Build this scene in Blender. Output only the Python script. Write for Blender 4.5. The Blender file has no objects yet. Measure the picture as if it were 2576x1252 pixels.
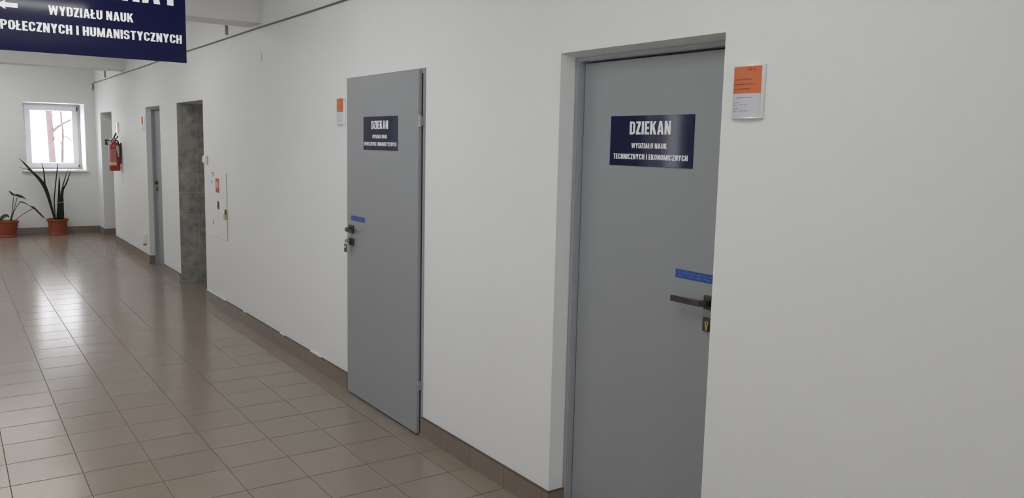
import bpy, bmesh, math, random
from mathutils import Vector, Matrix

SC = bpy.context.scene
COL = SC.collection
random.seed(7)

# ------------------------------------------------------------------ camera
F_PX = 2061.14
cam_d = bpy.data.cameras.new('camera')
cam = bpy.data.objects.new('camera', cam_d)
COL.objects.link(cam)
cam_d.sensor_fit = 'HORIZONTAL'
cam_d.sensor_width = 36.0
cam_d.lens = 36.0 * F_PX / 2576.0
cam_d.clip_start = 0.05
cam_d.clip_end = 400
_r = Vector((0.82369181, -0.56659225, 0.02247285))
_u = Vector((0.05235684, 0.11545769, 0.99193159))
_w = Vector((0.56461542, 0.81586932, -0.12476653))
M = Matrix((_r, _u, -_w)).transposed().to_4x4()
M.translation = Vector((-2.10529, 0.0, 1.60639))
cam.matrix_world = M
SC.camera = cam

# ------------------------------------------------------------------ sky and exposure
world = bpy.data.worlds.new('overcast_sky')
SC.world = world
world.use_nodes = True
_bg = world.node_tree.nodes['Background']
_bg.inputs['Color'].default_value = (0.96, 0.955, 1.0, 1)
_bg.inputs['Strength'].default_value = 6.2
SC.view_settings.view_transform = 'Standard'
SC.view_settings.look = 'None'
SC.view_settings.gamma = 1.0
SC.view_settings.use_curve_mapping = False
SC.view_settings.exposure = 0.0

# room dimensions (metres): the right wall is the plane x = 0, the floor z = 0
XL = -3.0          # left wall
YN, YF = -3.8, 15.35
ZC = 2.86
WT = 0.30
# unseen windows added to the left wall, sized for the light: y0, y1, z0, z1
ADDED_LEFT_WINDOWS = [(2.7, 3.7, 0.85, 2.4), (5.14, 5.56, 0.85, 2.4), (6.6, 7.4, 0.85, 2.4), (9.4, 10.1, 0.85, 2.4), (13.75, 14.85, 0.85, 2.4)]
ADDED_NEAR_WINDOWS = [(-2.70, -1.60), (-1.40, -0.30)]  # unseen windows added behind the camera to light surfaces facing it
NW_Z = (0.40, 2.60)
EW_X = (-1.04, -0.16)
EW_Z = (1.04, 2.135)
EW_D = 0.68
DOOR_TOP = 1.987


def portal(name, loc, rot, sx, sy):
    d = bpy.data.lights.new(name, 'AREA')
    d.shape = 'RECTANGLE'
    d.size, d.size_y = sx, sy
    d.cycles.is_portal = True
    o = bpy.data.objects.new(name, d)
    o.location = loc
    o.rotation_euler = rot
    COL.objects.link(o)


for _y0, _y1, _z0, _z1 in ADDED_LEFT_WINDOWS:
    portal('daylight_portal', (XL - WT - 0.02, (_y0 + _y1) / 2, (_z0 + _z1) / 2), (0, -math.pi / 2, 0), _z1 - _z0, _y1 - _y0)
for _x0, _x1 in ADDED_NEAR_WINDOWS:
    portal('daylight_portal', ((_x0 + _x1) / 2, YN - WT - 0.02, sum(NW_Z) / 2), (math.pi / 2, 0, 0), _x1 - _x0, NW_Z[1] - NW_Z[0])
portal('daylight_portal', (sum(EW_X) / 2, YF + EW_D + 0.03, sum(EW_Z) / 2), (-math.pi / 2, 0, 0), EW_X[1] - EW_X[0], EW_Z[1] - EW_Z[0])


LAMPS = [1.5, 4.3, 8.3, 11.0, 13.9]      # y of the ceiling lamps
LAMP_L = 15.0                            # radiance of their diffusers

# ------------------------------------------------------------------ materials
def lin(c):
    return tuple((v / 255 / 12.92) if v / 255 <= 0.04045 else ((v / 255 + 0.055) / 1.055) ** 2.4 for v in c)


def mat(name, col, rough=0.5, metal=0.0, spec=0.5, mottle=0.04, scale=6.0, bump=0.0, bump_scale=80.0, coat=0.0):
    m = bpy.data.materials.new(name)
    m.use_nodes = True
    nt = m.node_tree
    b = nt.nodes['Principled BSDF']
    b.inputs['Roughness'].default_value = rough
    b.inputs['Metallic'].default_value = metal
    b.inputs['Specular IOR Level'].default_value = spec
    if coat:
        b.inputs['Coat Weight'].default_value = coat
        b.inputs['Coat Roughness'].default_value = 0.08
    tc = nt.nodes.new('ShaderNodeTexCoord')
    nz = nt.nodes.new('ShaderNodeTexNoise')
    nz.inputs['Scale'].default_value = scale
    nz.inputs['Detail'].default_value = 4
    nt.links.new(tc.outputs['Object'], nz.inputs['Vector'])
    mx = nt.nodes.new('ShaderNodeMix')
    mx.data_type = 'RGBA'
    nt.links.new(nz.outputs['Fac'], mx.inputs[0])
    mx.inputs[6].default_value = tuple(c * (1 - mottle) for c in col) + (1,)
    mx.inputs[7].default_value = tuple(min(1, c * (1 + mottle)) for c in col) + (1,)
    nt.links.new(mx.outputs[2], b.inputs['Base Color'])
    if bump:
        n2 = nt.nodes.new('ShaderNodeTexNoise')
        n2.inputs['Scale'].default_value = bump_scale
        n2.inputs['Detail'].default_value = 3
        nt.links.new(tc.outputs['Object'], n2.inputs['Vector'])
        bp = nt.nodes.new('ShaderNodeBump')
        bp.inputs['Strength'].default_value = bump
        bp.inputs['Distance'].default_value = 0.01
        nt.links.new(n2.outputs['Fac'], bp.inputs['Height'])
        nt.links.new(bp.outputs['Normal'], b.inputs['Normal'])
    return m


WALL_C = (0.78, 0.787, 0.775)
m_wall = mat('wall_paint', WALL_C, 0.6, spec=0.3, mottle=0.012, scale=1.3, bump=0.06, bump_scale=60)
m_ceil = mat('ceiling_paint', (0.78, 0.775, 0.755), 0.8, spec=0.2, mottle=0.012, scale=1.5, bump=0.05)
m_door = mat('grey_door_paint', (0.30, 0.31, 0.32), 0.42, spec=0.4, mottle=0.02, scale=3)
m_frame = mat('grey_frame_paint', (0.345, 0.36, 0.38), 0.4, spec=0.4, mottle=0.03, scale=9)
m_hinge = mat('hinge_steel', (0.36, 0.37, 0.38), 0.35, 0.5)
m_bronze = mat('dark_handle_metal', (0.075, 0.062, 0.055), 0.38, 0.6, mottle=0.1, scale=60)
m_brass = mat('brass', (0.62, 0.44, 0.16), 0.32, 0.9, mottle=0.1, scale=80)
m_palebrass = mat('worn_pale_brass', (0.50, 0.43, 0.27), 0.45, 0.3, mottle=0.15, scale=60)
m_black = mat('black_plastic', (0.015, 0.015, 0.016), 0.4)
m_navy = mat('navy_sign_face', (0.0062, 0.0078, 0.046), 0.07, spec=0.28, mottle=0.06, scale=4)
m_white_vinyl = mat('white_lettering', (0.83, 0.83, 0.85), 0.45, mottle=0.01)
m_blue = mat('blue_strip', (0.016, 0.07, 0.30), 0.35, mottle=0.05, scale=30)
m_dots = mat('braille_dot_blue', (0.16, 0.30, 0.60), 0.3, mottle=0.05)  # lighter than the strip: the dots' highlights are put into the colour
m_orange = mat('orange_card', (0.64, 0.155, 0.045), 0.45, mottle=0.03, scale=12)
m_card = mat('white_card', (0.60, 0.60, 0.66), 0.45, mottle=0.02)
m_alu = mat('aluminium', (0.70, 0.70, 0.69), 0.35, 0.7, mottle=0.03, scale=30)
m_print_o = mat('print_on_orange', (0.30, 0.075, 0.07), 0.5, mottle=0.1, scale=90)
m_print_w = mat('print_on_white', (0.22, 0.22, 0.30), 0.5, mottle=0.1, scale=90)
m_pvc = mat('white_pvc', (0.86, 0.85, 0.88), 0.32, mottle=0.01)
m_white_pl = mat('white_plastic', (0.80, 0.80, 0.76), 0.35, mottle=0.01)
m_cream_pl = mat('cream_plastic', (0.84, 0.82, 0.74), 0.3, mottle=0.01)
m_sill = mat('sill_board', (0.70, 0.69, 0.69), 0.35, mottle=0.02)
m_cab = mat('white_enamel', (0.78, 0.787, 0.775), 0.55, mottle=0.01)
m_red = mat('red_enamel', (0.36, 0.026, 0.024), 0.28, mottle=0.06, scale=12, coat=0.3)
m_redsign = mat('red_sign', (0.48, 0.020, 0.025), 0.4, mottle=0.04)
m_cream = mat('cream_label', (0.68, 0.47, 0.26), 0.5, mottle=0.06, scale=40)
m_pinklabel = mat('pale_red_label', (0.42, 0.14, 0.14), 0.45, mottle=0.22, scale=22)
m_green = mat('green_sign', (0.012, 0.085, 0.05), 0.4, mottle=0.05)
m_gtag = mat('green_tag_plastic', (0.02, 0.13, 0.045), 0.25, mottle=0.1, scale=60)
m_terra = mat('terracotta_plastic', (0.29, 0.064, 0.029), 0.5, mottle=0.10, scale=9)
m_soil = mat('potting_soil', (0.035, 0.024, 0.018), 0.95, mottle=0.4, scale=60, bump=0.6, bump_scale=70)
m_stem = mat('plant_stem', (0.10, 0.085, 0.05), 0.5, mottle=0.2, scale=20)
m_leaf = mat('dark_leaf', (0.045, 0.075, 0.045), 0.32, mottle=0.25, scale=14)
m_string = mat('pale_string', (0.55, 0.60, 0.50), 0.7)
m_bark = mat('pale_bark', (0.125, 0.098, 0.096), 0.9, mottle=0.35, scale=5, bump=0.4, bump_scale=12)
m_snow = mat('pale_ground', (0.85, 0.85, 0.86), 0.9, mottle=0.02, scale=1)
m_cable = mat('grey_cable', (0.13, 0.105, 0.10), 0.5, mottle=0.1)
m_mark = mat('plaster_crack', (0.36, 0.35, 0.32), 0.8)
m_skirt_top = mat('baseboard_edge', (0.085, 0.055, 0.045), 0.5, mottle=0.15, scale=20)


def glass_mat():
    m = bpy.data.materials.new('window_glass')
    m.use_nodes = True
    nt = m.node_tree
    nt.nodes.clear()
    out = nt.nodes.new('ShaderNodeOutputMaterial')
    mix = nt.nodes.new('ShaderNodeMixShader')
    tr = nt.nodes.new('ShaderNodeBsdfTransparent')
    tr.inputs['Color'].default_value = (0.97, 0.98, 0.98, 1)
    gl = nt.nodes.new('ShaderNodeBsdfGlossy')
    gl.inputs['Roughness'].default_value = 0.02
    lw = nt.nodes.new('ShaderNodeLayerWeight')      # reflectance rises with the angle, same on both faces
    lw.inputs['Blend'].default_value = 0.5
    pw = nt.nodes.new('ShaderNodeMath')
    pw.operation = 'POWER'
    pw.inputs[1].default_value = 5.0
    nt.links.new(lw.outputs['Facing'], pw.inputs[0])
    ma = nt.nodes.new('ShaderNodeMath')
    ma.operation = 'MULTIPLY_ADD'
    ma.inputs[1].default_value = 0.96
    ma.inputs[2].default_value = 0.04
    nt.links.new(pw.outputs[0], ma.inputs[0])
    nt.links.new(ma.outputs[0], mix.inputs[0])
    nt.links.new(tr.outputs[0], mix.inputs[1])
    nt.links.new(gl.outputs[0], mix.inputs[2])
    nt.links.new(mix.outputs[0], out.inputs[0])
    return m


m_glass = glass_mat()


def lamp_mat():
    m = bpy.data.materials.new('lit_diffuser')
    m.use_nodes = True
    b = m.node_tree.nodes['Principled BSDF']
    b.inputs['Base Color'].default_value = (0.85, 0.85, 0.83, 1)
    b.inputs['Roughness'].default_value = 0.5
    b.inputs['Emission Color'].default_value = (1.0, 0.993, 0.965, 1)
    b.inputs['Emission Strength'].default_value = LAMP_L
    return m


m_lamp = lamp_mat()


class NT:
    """short helper for math node chains"""

    def __init__(self, nt):
        self.nt = nt

    def m(self, op, a, b=None, c=None):
        n = self.nt.nodes.new('ShaderNodeMath')
        n.operation = op
        for i, v in enumerate((a, b, c)):
            if v is None:
                continue
            if hasattr(v, 'is_linked') or hasattr(v, 'links'):
                self.nt.links.new(v, n.inputs[i])
            else:
                n.inputs[i].default_value = v
        return n.outputs[0]

    def ramp(self, v, a, b, lo=0.0, hi=1.0):
        n = self.nt.nodes.new('ShaderNodeMapRange')
        self.nt.links.new(v, n.inputs[0])
        n.inputs[1].default_value, n.inputs[2].default_value = a, b
        n.inputs[3].default_value, n.inputs[4].default_value = lo, hi
        return n.outputs[0]


def tile_mat(name, col, grout, ax, sx, ox, ay, sy, oy, gw, rough, mottle, var, gy=1.0, nscale=7.0, bump=0.15, stain=None, wavy=0.0, spec=0.5):
    m = bpy.data.materials.new(name)
    m.use_nodes = True
    nt = m.node_tree
    b = nt.nodes['Principled BSDF']
    b.inputs['Specular IOR Level'].default_value = spec
    k = NT(nt)
    tc = nt.nodes.new('ShaderNodeTexCoord')
    sp = nt.nodes.new('ShaderNodeSeparateXYZ')
    nt.links.new(tc.outputs['Object'], sp.inputs[0])
    ux = k.m('DIVIDE', k.m('SUBTRACT', sp.outputs[ax], ox), sx)
    uy = k.m('DIVIDE', k.m('SUBTRACT', sp.outputs[ay], oy), sy)

    def edge(u, s):
        f = k.m('FRACT', u)
        return k.m('MULTIPLY', k.m('MINIMUM', f, k.m('SUBTRACT', 1.0, f)), s)
    d = k.m('MINIMUM', edge(ux, sx), k.m('DIVIDE', edge(uy, sy), gy))
    tile = k.ramp(d, gw * 0.5, gw)          # 0 in the joint, 1 on the tile
    cb = nt.nodes.new('ShaderNodeCombineXYZ')
    nt.links.new(k.m('FLOOR', ux), cb.inputs[0])
    nt.links.new(k.m('FLOOR', uy), cb.inputs[1])
    wn = nt.nodes.new('ShaderNodeTexWhiteNoise')
    nt.links.new(cb.outputs[0], wn.inputs['Vector'])
    nz = nt.nodes.new('ShaderNodeTexNoise')
    nz.inputs['Scale'].default_value = nscale
    nz.inputs['Detail'].default_value = 5
    nt.links.new(tc.outputs['Object'], nz.inputs['Vector'])
    v = k.m('ADD', k.m('MULTIPLY', k.m('SUBTRACT', wn.outputs['Value'], 0.5), var), k.m('MULTIPLY', k.m('SUBTRACT', nz.outputs['Fac'], 0.5), mottle))
    hs = nt.nodes.new('ShaderNodeHueSaturation')
    hs.inputs['Color'].default_value = tuple(col) + (1,)
    nt.links.new(k.m('ADD', 1.0, v), hs.inputs['Value'])
    mx = nt.nodes.new('ShaderNodeMix')
    mx.data_type = 'RGBA'
    nt.links.new(tile, mx.inputs[0])
    mx.inputs[6].default_value = tuple(grout) + (1,)
    nt.links.new(hs.outputs[0], mx.inputs[7])
    nt.links.new(mx.outputs[2], b.inputs['Base Color'])
    nt.links.new(k.ramp(tile, 0, 1, 0.8, rough), b.inputs['Roughness'])
    h = k.m('MULTIPLY', tile, 0.11)
    if wavy:
        n3 = nt.nodes.new('ShaderNodeTexNoise')
        n3.inputs['Scale'].default_value = 2.5
        n3.inputs['Detail'].default_value = 2
        nt.links.new(tc.outputs['Object'], n3.inputs['Vector'])
        # every tile lies a touch differently: height = slope by cell + slow waves
        tilt = k.m('MULTIPLY', k.m('SUBTRACT', wn.outputs['Value'], 0.5), k.m('FRACT', uy))
        h = k.m('ADD', h, k.m('ADD', k.m('MULTIPLY', n3.outputs['Fac'], wavy), k.m('MULTIPLY', tilt, wavy * 0.35)))
    bp = nt.nodes.new('ShaderNodeBump')
    bp.inputs['Strength'].default_value = bump
    bp.inputs['Distance'].default_value = 0.004
    nt.links.new(h, bp.inputs['Height'])
    nt.links.new(bp.outputs['Normal'], b.inputs['Normal'])
    return m


m_floor = tile_mat('floor_tiles', (0.275, 0.226, 0.180), (0.098, 0.080, 0.066), 0, 0.30, -1.9347, 1, 0.3021, 5.1682, 0.0024, 0.205, 0.10, 0.05, gy=1.75, bump=0.28, wavy=0.5)
m_skirt = tile_mat('baseboard_tiles', (0.215, 0.165, 0.130), (0.12, 0.095, 0.08), 1, 0.3021, 5.1682, 2, 5.0, -1.0, 0.0022, 0.33, 0.25, 0.06)
m_skirt_x = tile_mat('baseboard_tiles_across', (0.215, 0.165, 0.130), (0.12, 0.095, 0.08), 0, 0.30, -1.9347, 2, 5.0, -1.0, 0.0022, 0.33, 0.25, 0.06)
m_walltile = tile_mat('grey_wall_tiles', (0.34, 0.33, 0.30), (0.48, 0.475, 0.44), 0, 0.203, 0.0, 2, 0.2465, 0.029, 0.0032, 0.3, 1.5, 0.12, nscale=15)
m_walltile_y = tile_mat('grey_wall_tiles_side', (0.34, 0.33, 0.30), (0.48, 0.475, 0.44), 1, 0.203, 0.0, 2, 0.2465, 0.029, 0.0032, 0.3, 1.5, 0.12, nscale=15)


def leaf_banded():
    m = mat('banded_snake_leaf', (0.030, 0.050, 0.032), 0.4, mottle=0.2, scale=20)
    nt = m.node_tree
    b = nt.nodes['Principled BSDF']
    tc = nt.nodes.new('ShaderNodeTexCoord')
    wv = nt.nodes.new('ShaderNodeTexWave')
    wv.bands_direction = 'Z'
    wv.inputs['Scale'].default_value = 9
    wv.inputs['Distortion'].default_value = 6
    wv.inputs['Detail'].default_value = 3
    nt.links.new(tc.outputs['Object'], wv.inputs['Vector'])
    mx = nt.nodes.new('ShaderNodeMix')
    mx.data_type = 'RGBA'
    nt.links.new(wv.outputs['Fac'], mx.inputs[0])
    mx.inputs[6].default_value = (0.020, 0.036, 0.024, 1)
    mx.inputs[7].default_value = (0.060, 0.085, 0.050, 1)
    nt.links.new(mx.outputs[2], b.inputs['Base Color'])
    return m


m_snake = leaf_banded()


# ------------------------------------------------------------------ mesh helpers
def box(bm, x0, x1, y0, y1, z0, z1, bev=0.0, seg=2):
    vs = [bm.verts.new((x, y, z)) for x in (x0, x1) for y in (y0, y1) for z in (z0, z1)]
    fs = []
    for q in ((0, 1, 3, 2), (4, 6, 7, 5), (0, 4, 5, 1), (2, 3, 7, 6), (0, 2, 6, 4), (1, 5, 7, 3)):
        fs.append(bm.faces.new([vs[i] for i in q]))
    if bev:
        es = list({e for f in fs for e in f.edges})
        bmesh.ops.bevel(bm, geom=es, offset=bev, segments=seg, profile=0.5, affect='EDGES', clamp_overlap=True)


def quad(bm, pts):
    bm.faces.new([bm.verts.new(p) for p in pts])


def world_loc(o):
    v = Vector((0, 0, 0))
    while o is not None:
        v += Vector(o.location)
        o = o.parent
    return v


def obj(name, bm, material, parent=None, smooth=False, origin=None, recalc=True):
    """links a bmesh written in world coordinates as one mesh object"""
    if recalc:
        bmesh.ops.recalc_face_normals(bm, faces=bm.faces[:])
    base = world_loc(parent) if parent else Vector((0, 0, 0))
    org = Vector(origin) if origin else base.copy()
    bmesh.ops.translate(bm, vec=-org, verts=bm.verts[:])
    me = bpy.data.meshes.new(name)
    bm.to_mesh(me)
    bm.free()
    for m in (material if isinstance(material, (list, tuple)) else [material]):
        me.materials.append(m)
    if smooth:
        for p in me.polygons:
            p.use_smooth = True
        try:
            me.set_sharp_from_angle(angle=math.radians(38))
        except Exception:
            pass
    o = bpy.data.objects.new(name, me)
    COL.objects.link(o)
    if parent:
        o.parent = parent
    o.location = org - base
    return o


def tag(o, label, cat, group=None, kind=None):
    o['label'] = label
    o['category'] = cat
    if group:
        o['group'] = group
    if kind:
        o['kind'] = kind
    return o


def thing(name, label, cat, loc, group=None, kind=None):
    o = bpy.data.objects.new(name, None)
    o.empty_display_size = 0.1
    COL.objects.link(o)
    o.location = loc
    return tag(o, label, cat, group, kind)


def boxes(*bs, bev=0.0):
    bm = bmesh.new()
    for b in bs:
        box(bm, *b, bev=bev)
    return bm


def struct(name, bm, m, label, cat, **k):
    return tag(obj(name, bm, m, **k), label, cat, kind='structure')


def frame_dir(d):
    d = d.normalized()
    a = Vector((0, 0, 1)) if abs(d.z) < 0.9 else Vector((1, 0, 0))
    n1 = d.cross(a).normalized()
    return n1, d.cross(n1).normalized()


def tube(bm, pts, radii, n=10, cap=True):
    pts = [Vector(p) for p in pts]
    if not isinstance(radii, (list, tuple)):
        radii = [radii] * len(pts)
    rings = []
    n1 = None
    for i, p in enumerate(pts):
        d = (pts[min(i + 1, len(pts) - 1)] - pts[max(i - 1, 0)]).normalized()
        if n1 is None:
            n1, n2 = frame_dir(d)
        else:
            n1 = (n1 - d * n1.dot(d)).normalized()
            n2 = d.cross(n1)
        rings.append([bm.verts.new(p + (n1 * math.cos(2 * math.pi * j / n) + n2 * math.sin(2 * math.pi * j / n)) * radii[i]) for j in range(n)])
    for a, b in zip(rings, rings[1:]):
        for j in range(n):
            bm.faces.new((a[j], a[(j + 1) % n], b[(j + 1) % n], b[j]))
    if cap:
        bm.faces.new(rings[0][::-1])
        bm.faces.new(rings[-1])


def spline(pts, n=8):
    """Catmull-Rom through the points"""
    P = [Vector(p) for p in pts]
    P = [2 * P[0] - P[1]] + P + [2 * P[-1] - P[-2]]
    out = []
    for i in range(1, len(P) - 2):
        for k in range(n):
            t = k / n
            a, b, c, d = P[i - 1], P[i], P[i + 1], P[i + 2]
            out.append(0.5 * ((2 * b) + (c - a) * t + (2 * a - 5 * b + 4 * c - d) * t * t + (-a + 3 * b - 3 * c + d) * t ** 3))
    out.append(P[-2])
    return out


def lathe(bm, prof, c, n=36, cap_bottom=True, cap_top=False):
    rings = []
    for r, z in prof:
        rings.append([bm.verts.new((c[0] + r * math.cos(2 * math.pi * j / n), c[1] + r * math.sin(2 * math.pi * j / n), c[2] + z)) for j in range(n)])
    for a, b in zip(rings, rings[1:]):
        for j in range(n):
            bm.faces.new((a[j], a[(j + 1) % n], b[(j + 1) % n], b[j]))
    if cap_bottom:
        bm.faces.new(rings[0][::-1])
    if cap_top:
        bm.faces.new(rings[-1])


# ------------------------------------------------------------------ lettering (bold condensed capitals)
def arc(cx, cy, r, a0, a1, n=5):
    return [(cx + r * math.cos(math.radians(a0 + (a1 - a0) * i / n)), cy + r * math.sin(math.radians(a0 + (a1 - a0) * i / n))) for i in range(n + 1)]


def stroke(pts, th, tv=None, closed=False):
    """thick polyline; th = width of upright parts, tv = of flat parts"""
    tv = tv or th
    n = len(pts)
    L, R = [], []
    for i in range(n):
        if closed:
            a, b = pts[(i - 1) % n], pts[(i + 1) % n]
        else:
            a, b = pts[max(i - 1, 0)], pts[min(i + 1, n - 1)]
        dx, dy = b[0] - a[0], b[1] - a[1]
        l = math.hypot(dx, dy) or 1
        nx, ny = -dy / l, dx / l
        L.append((pts[i][0] + nx * th / 2, pts[i][1] + ny * tv / 2))
        R.append((pts[i][0] - nx * th / 2, pts[i][1] - ny * tv / 2))
    out = []
    for i in range(n if closed else n - 1):
        j = (i + 1) % n
        out.append([L[i], L[j], R[j], R[i]])
    return out


ST, BT = 0.205, 0.160


def rect(x0, x1, y0, y1):
    return [(x0, y0), (x1, y0), (x1, y1), (x0, y1)]


def glyph(c):
    s, t = ST, BT
    if c == 'I':
        return s, [rect(0, s, 0, 1)]
    if c == 'E':
        return 0.43, [rect(0, s, 0, 1), rect(s, .43, 0, t), rect(s, .43, 1 - t, 1), rect(s, .40, .5 - t / 2, .5 + t / 2)]
    if c in 'LŁ':
        g = [rect(0, s, 0, 1), rect(s, .42, 0, t)]
        if c == 'Ł':
            g.append([(-.09, .30), (.33, .54), (.33, .69), (-.09, .45)])
        return .42, g
    if c == 'H':
        return .53, [rect(0, s, 0, 1), rect(.53 - s, .53, 0, 1), rect(s, .53 - s, .42, .42 + t)]
    if c == 'T':
        return .50, [rect(.25 - s / 2, .25 + s / 2, 0, 1), rect(0, .50, 1 - t, 1)]
    if c == 'N':
        w = .54
        return w, [rect(0, s * .9, 0, 1), rect(w - s * .9, w, 0, 1), [(0, 1), (s * 1.0, 1), (w, 0), (w - s * 1.0, 0)]]
    if c == 'M':
        w = .70
        q = w / 2
        return w, [rect(0, s * .85, 0, 1), rect(w - s * .85, w, 0, 1), [(0, 1), (.21, 1), (q + .07, 0), (q - .07, 0)], [(w, 1), (q + .07, 0), (q - .07, 0), (w - .21, 1)]]
    if c == 'W':
        w = .82
        q = w / 2
        return w, [[(0, 1), (.19, 1), (.30, 0), (.13, 0)], [(q - .09, 1), (q + .09, 1), (.30, 0), (.13, 0)], [(q - .09, 1), (q + .09, 1), (w - .13, 0), (w - .30, 0)], [(w, 1), (w - .13, 0), (w - .30, 0), (w - .19, 1)]]
    if c == 'A':
        w = .58
        q = w / 2
        return w, [[(0, 0), (.20, 0), (q + .05, 1), (q - .12, 1)], [(w, 0), (q + .12, 1), (q - .05, 1), (w - .20, 0)], rect(.14, w - .14, .19, .19 + t * .9)]
    if c == 'Y':
        w = .56
        q = w / 2
        return w, [rect(q - s / 2, q + s / 2, 0, .46), [(0, 1), (.215, 1), (q + s / 2, .40), (q - s / 2, .40)], [(w, 1), (q + s / 2, .40), (q - s / 2, .40), (w - .215, 1)]]
    if c == 'Z':
        w = .46
        return w, [rect(0, w, 0, t), rect(0, w, 1 - t, 1), [(0, t * .8), (.235, t * .8), (w, 1 - t * .8), (w - .235, 1 - t * .8)]]
    if c == 'K':
        w = .57
        return w, [rect(0, s, 0, 1), [(s * .9, .32), (s * .9, .60), (w - .23, 1), (w - .01, 1)], [(w - .225, 0), (w, 0), (.36, .68), (.20, .50)]]
    w = .53
    h, v = s / 2, t / 2
    r = .17
    if c == 'O':
        p = arc(w - h - r, 1 - v - r, r, 0, 90) + arc(h + r, 1 - v - r, r, 90, 180) + arc(h + r, v + r, r, 180, 270) + arc(w - h - r, v + r, r, 270, 360)
        return w, stroke(p, s, t, True)
    if c == 'D':
        p = [(h, v), (w - h - r, v)] + arc(w - h - r, v + r, r, 270, 360)[1:] + arc(w - h - r, 1 - v - r, r, 0, 90) + [(h, 1 - v)]
        return w, stroke(p, s, t) + [rect(0, s, 0, 1)]
    if c == 'U':
        p = [(h, 1), (h, v + r)] + arc(h + r, v + r, r, 180, 270)[1:] + arc(w - h - r, v + r, r, 270, 360) + [(w - h, 1)]
        return w, stroke(p, s, t)
    if c == 'C':
        p = [(w - h, .64), (w - h, 1 - v - r)] + arc(w - h - r, 1 - v - r, r, 0, 90)[1:] + arc(h + r, 1 - v - r, r, 90, 180) + arc(h + r, v + r, r, 180, 270) + arc(w - h - r, v + r, r, 270, 360) + [(w - h, .36)]
        return w, stroke(p, s, t)
    if c == 'S':
        q = .14
        p = [(w - h, .68), (w - h, 1 - v - q)] + arc(w - h - q, 1 - v - q, q, 0, 90)[1:] + arc(h + q, 1 - v - q, q, 90, 180) + arc(h + q, .5 + q, q, 180, 225, 3) + arc(w - h - q, .5 - q, q, 45, 0, 3) + arc(w - h - q, v + q, q, 360, 270)[1:] + arc(h + q, v + q, q, 270, 180) + [(h, .32)]
        return w, stroke(p, s * .95, t * 1.05)
    if c == 'P':
        q = .15
        p = [(h, .40 + v), (w - h - q, .40 + v)] + arc(w - h - q, .40 + v + q, q, 270, 360)[1:] + arc(w - h - q, 1 - v - q, q, 0, 90) + [(h, 1 - v)]
        return w, stroke(p, s, t) + [rect(0, s, 0, 1)]
    raise ValueError(c)


def text_polys(s, gap=0.075, space=0.26):
    x, out = 0.0, []
    for c in s:
        if c == ' ':
            x += space
            continue
        w, g = glyph(c)
        out += [[(px + x, py) for px, py in poly] for poly in g]
        x += w + gap
    return x - gap, out


def put_text(bm, s, org, udir, h, width, lift):
    """org = lower left corner; letters fill width x h; lift = offset off the plate"""
    w, polys = text_polys(s)
    u = Vector(udir)
    for k, poly in enumerate(polys):
        lf = Vector(lift) * (1 + 0.06 * (k % 12))
        pts = [Vector(org) + u * (px * width / w) + Vector((0, 0, py * h)) + lf for px, py in poly]
        try:
            bm.faces.new([bm.verts.new(p) for p in pts])
        except ValueError:
            pass


# ------------------------------------------------------------------ the setting
# openings in the right wall: y0, y1, top
OPEN = [(1.853, 2.720, 1.987), (3.872, 4.892, 2.003), (8.411, 9.515, 1.986), (10.367, 11.187, 1.983), (13.729, 14.800, 1.985)]
bm = bmesh.new()
y = YN
for a, b, zt in OPEN:
    box(bm, 0, WT, y, a, 0, ZC)
    box(bm, 0, WT, a, b, zt, ZC)
    if b - a < 0.9:
        P_ = [[bm.verts.new(p) for p in ((0.0, yy, zt), (0.082, yy, zt - 0.013), (WT, yy, zt - 0.013), (WT, yy, zt))] for yy in (a, b)]
        for i in range(4):
            bm.faces.new((P_[0][i], P_[0][(i + 1) % 4], P_[1][(i + 1) % 4], P_[1][i]))
    y = b
box(bm, 0, WT, y, YF + EW_D, 0, ZC)
struct('wall_right', bm, m_wall, 'long white plastered corridor wall with the doors', 'wall')

bm = bmesh.new()
x0, x1 = EW_X
z0, z1 = EW_Z
box(bm, XL - WT, x0, YF, YF + EW_D, 0, ZC)
box(bm, x1, 0, YF, YF + EW_D, 0, ZC)
box(bm, x0, x1, YF, YF + EW_D, 0, z0)
box(bm, x0, x1, YF, YF + EW_D, z1, ZC)
struct('wall_far', bm, m_wall, 'white end wall of the corridor with the small window', 'wall')

bm = bmesh.new()
y = YN
for a, b, z0_, z1_ in ADDED_LEFT_WINDOWS:
    box(bm, XL - WT, XL, y, a, 0, ZC)
    box(bm, XL - WT, XL, a, b, 0, z0_)
    box(bm, XL - WT, XL, a, b, z1_, ZC)
    y = b
box(bm, XL - WT, XL, y, YF, 0, ZC)
struct('wall_left', bm, m_wall, 'white corridor wall with the added windows', 'wall')
bm = bmesh.new()
xx = XL - WT
for a, b in ADDED_NEAR_WINDOWS:
    box(bm, xx, a, YN - WT, YN, 0, ZC)
    box(bm, a, b, YN - WT, YN, 0, NW_Z[0])
    box(bm, a, b, YN - WT, YN, NW_Z[1], ZC)
    xx = b
box(bm, xx, WT, YN - WT, YN, 0, ZC)
struct('wall_near', bm, m_wall, 'white wall closing the near end of the corridor', 'wall')
struct('floor', boxes((XL - WT, 1.9, YN - WT, YF + EW_D, -0.15, 0)), m_floor, 'beige square ceramic floor tiles of the corridor', 'floor')
struct('ceiling', boxes((XL - WT, 1.9, YN - WT, YF + EW_D, ZC, ZC + 0.2)), m_ceil, 'white plastered corridor ceiling', 'ceiling')
for k, (a, b, where) in enumerate(((0.68, 0.99, 'above the nearest door'), (6.55, 6.87, 'before the cabinet door, nearer to the hanging sign'), (12.43, 12.75, 'before the end window'))):
    struct('trim_%d' % (k + 1), boxes((XL, 0, a, b, 2.515, ZC)), m_ceil, 'white plastered ceiling beam across the corridor ' + where, 'beam')


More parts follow.
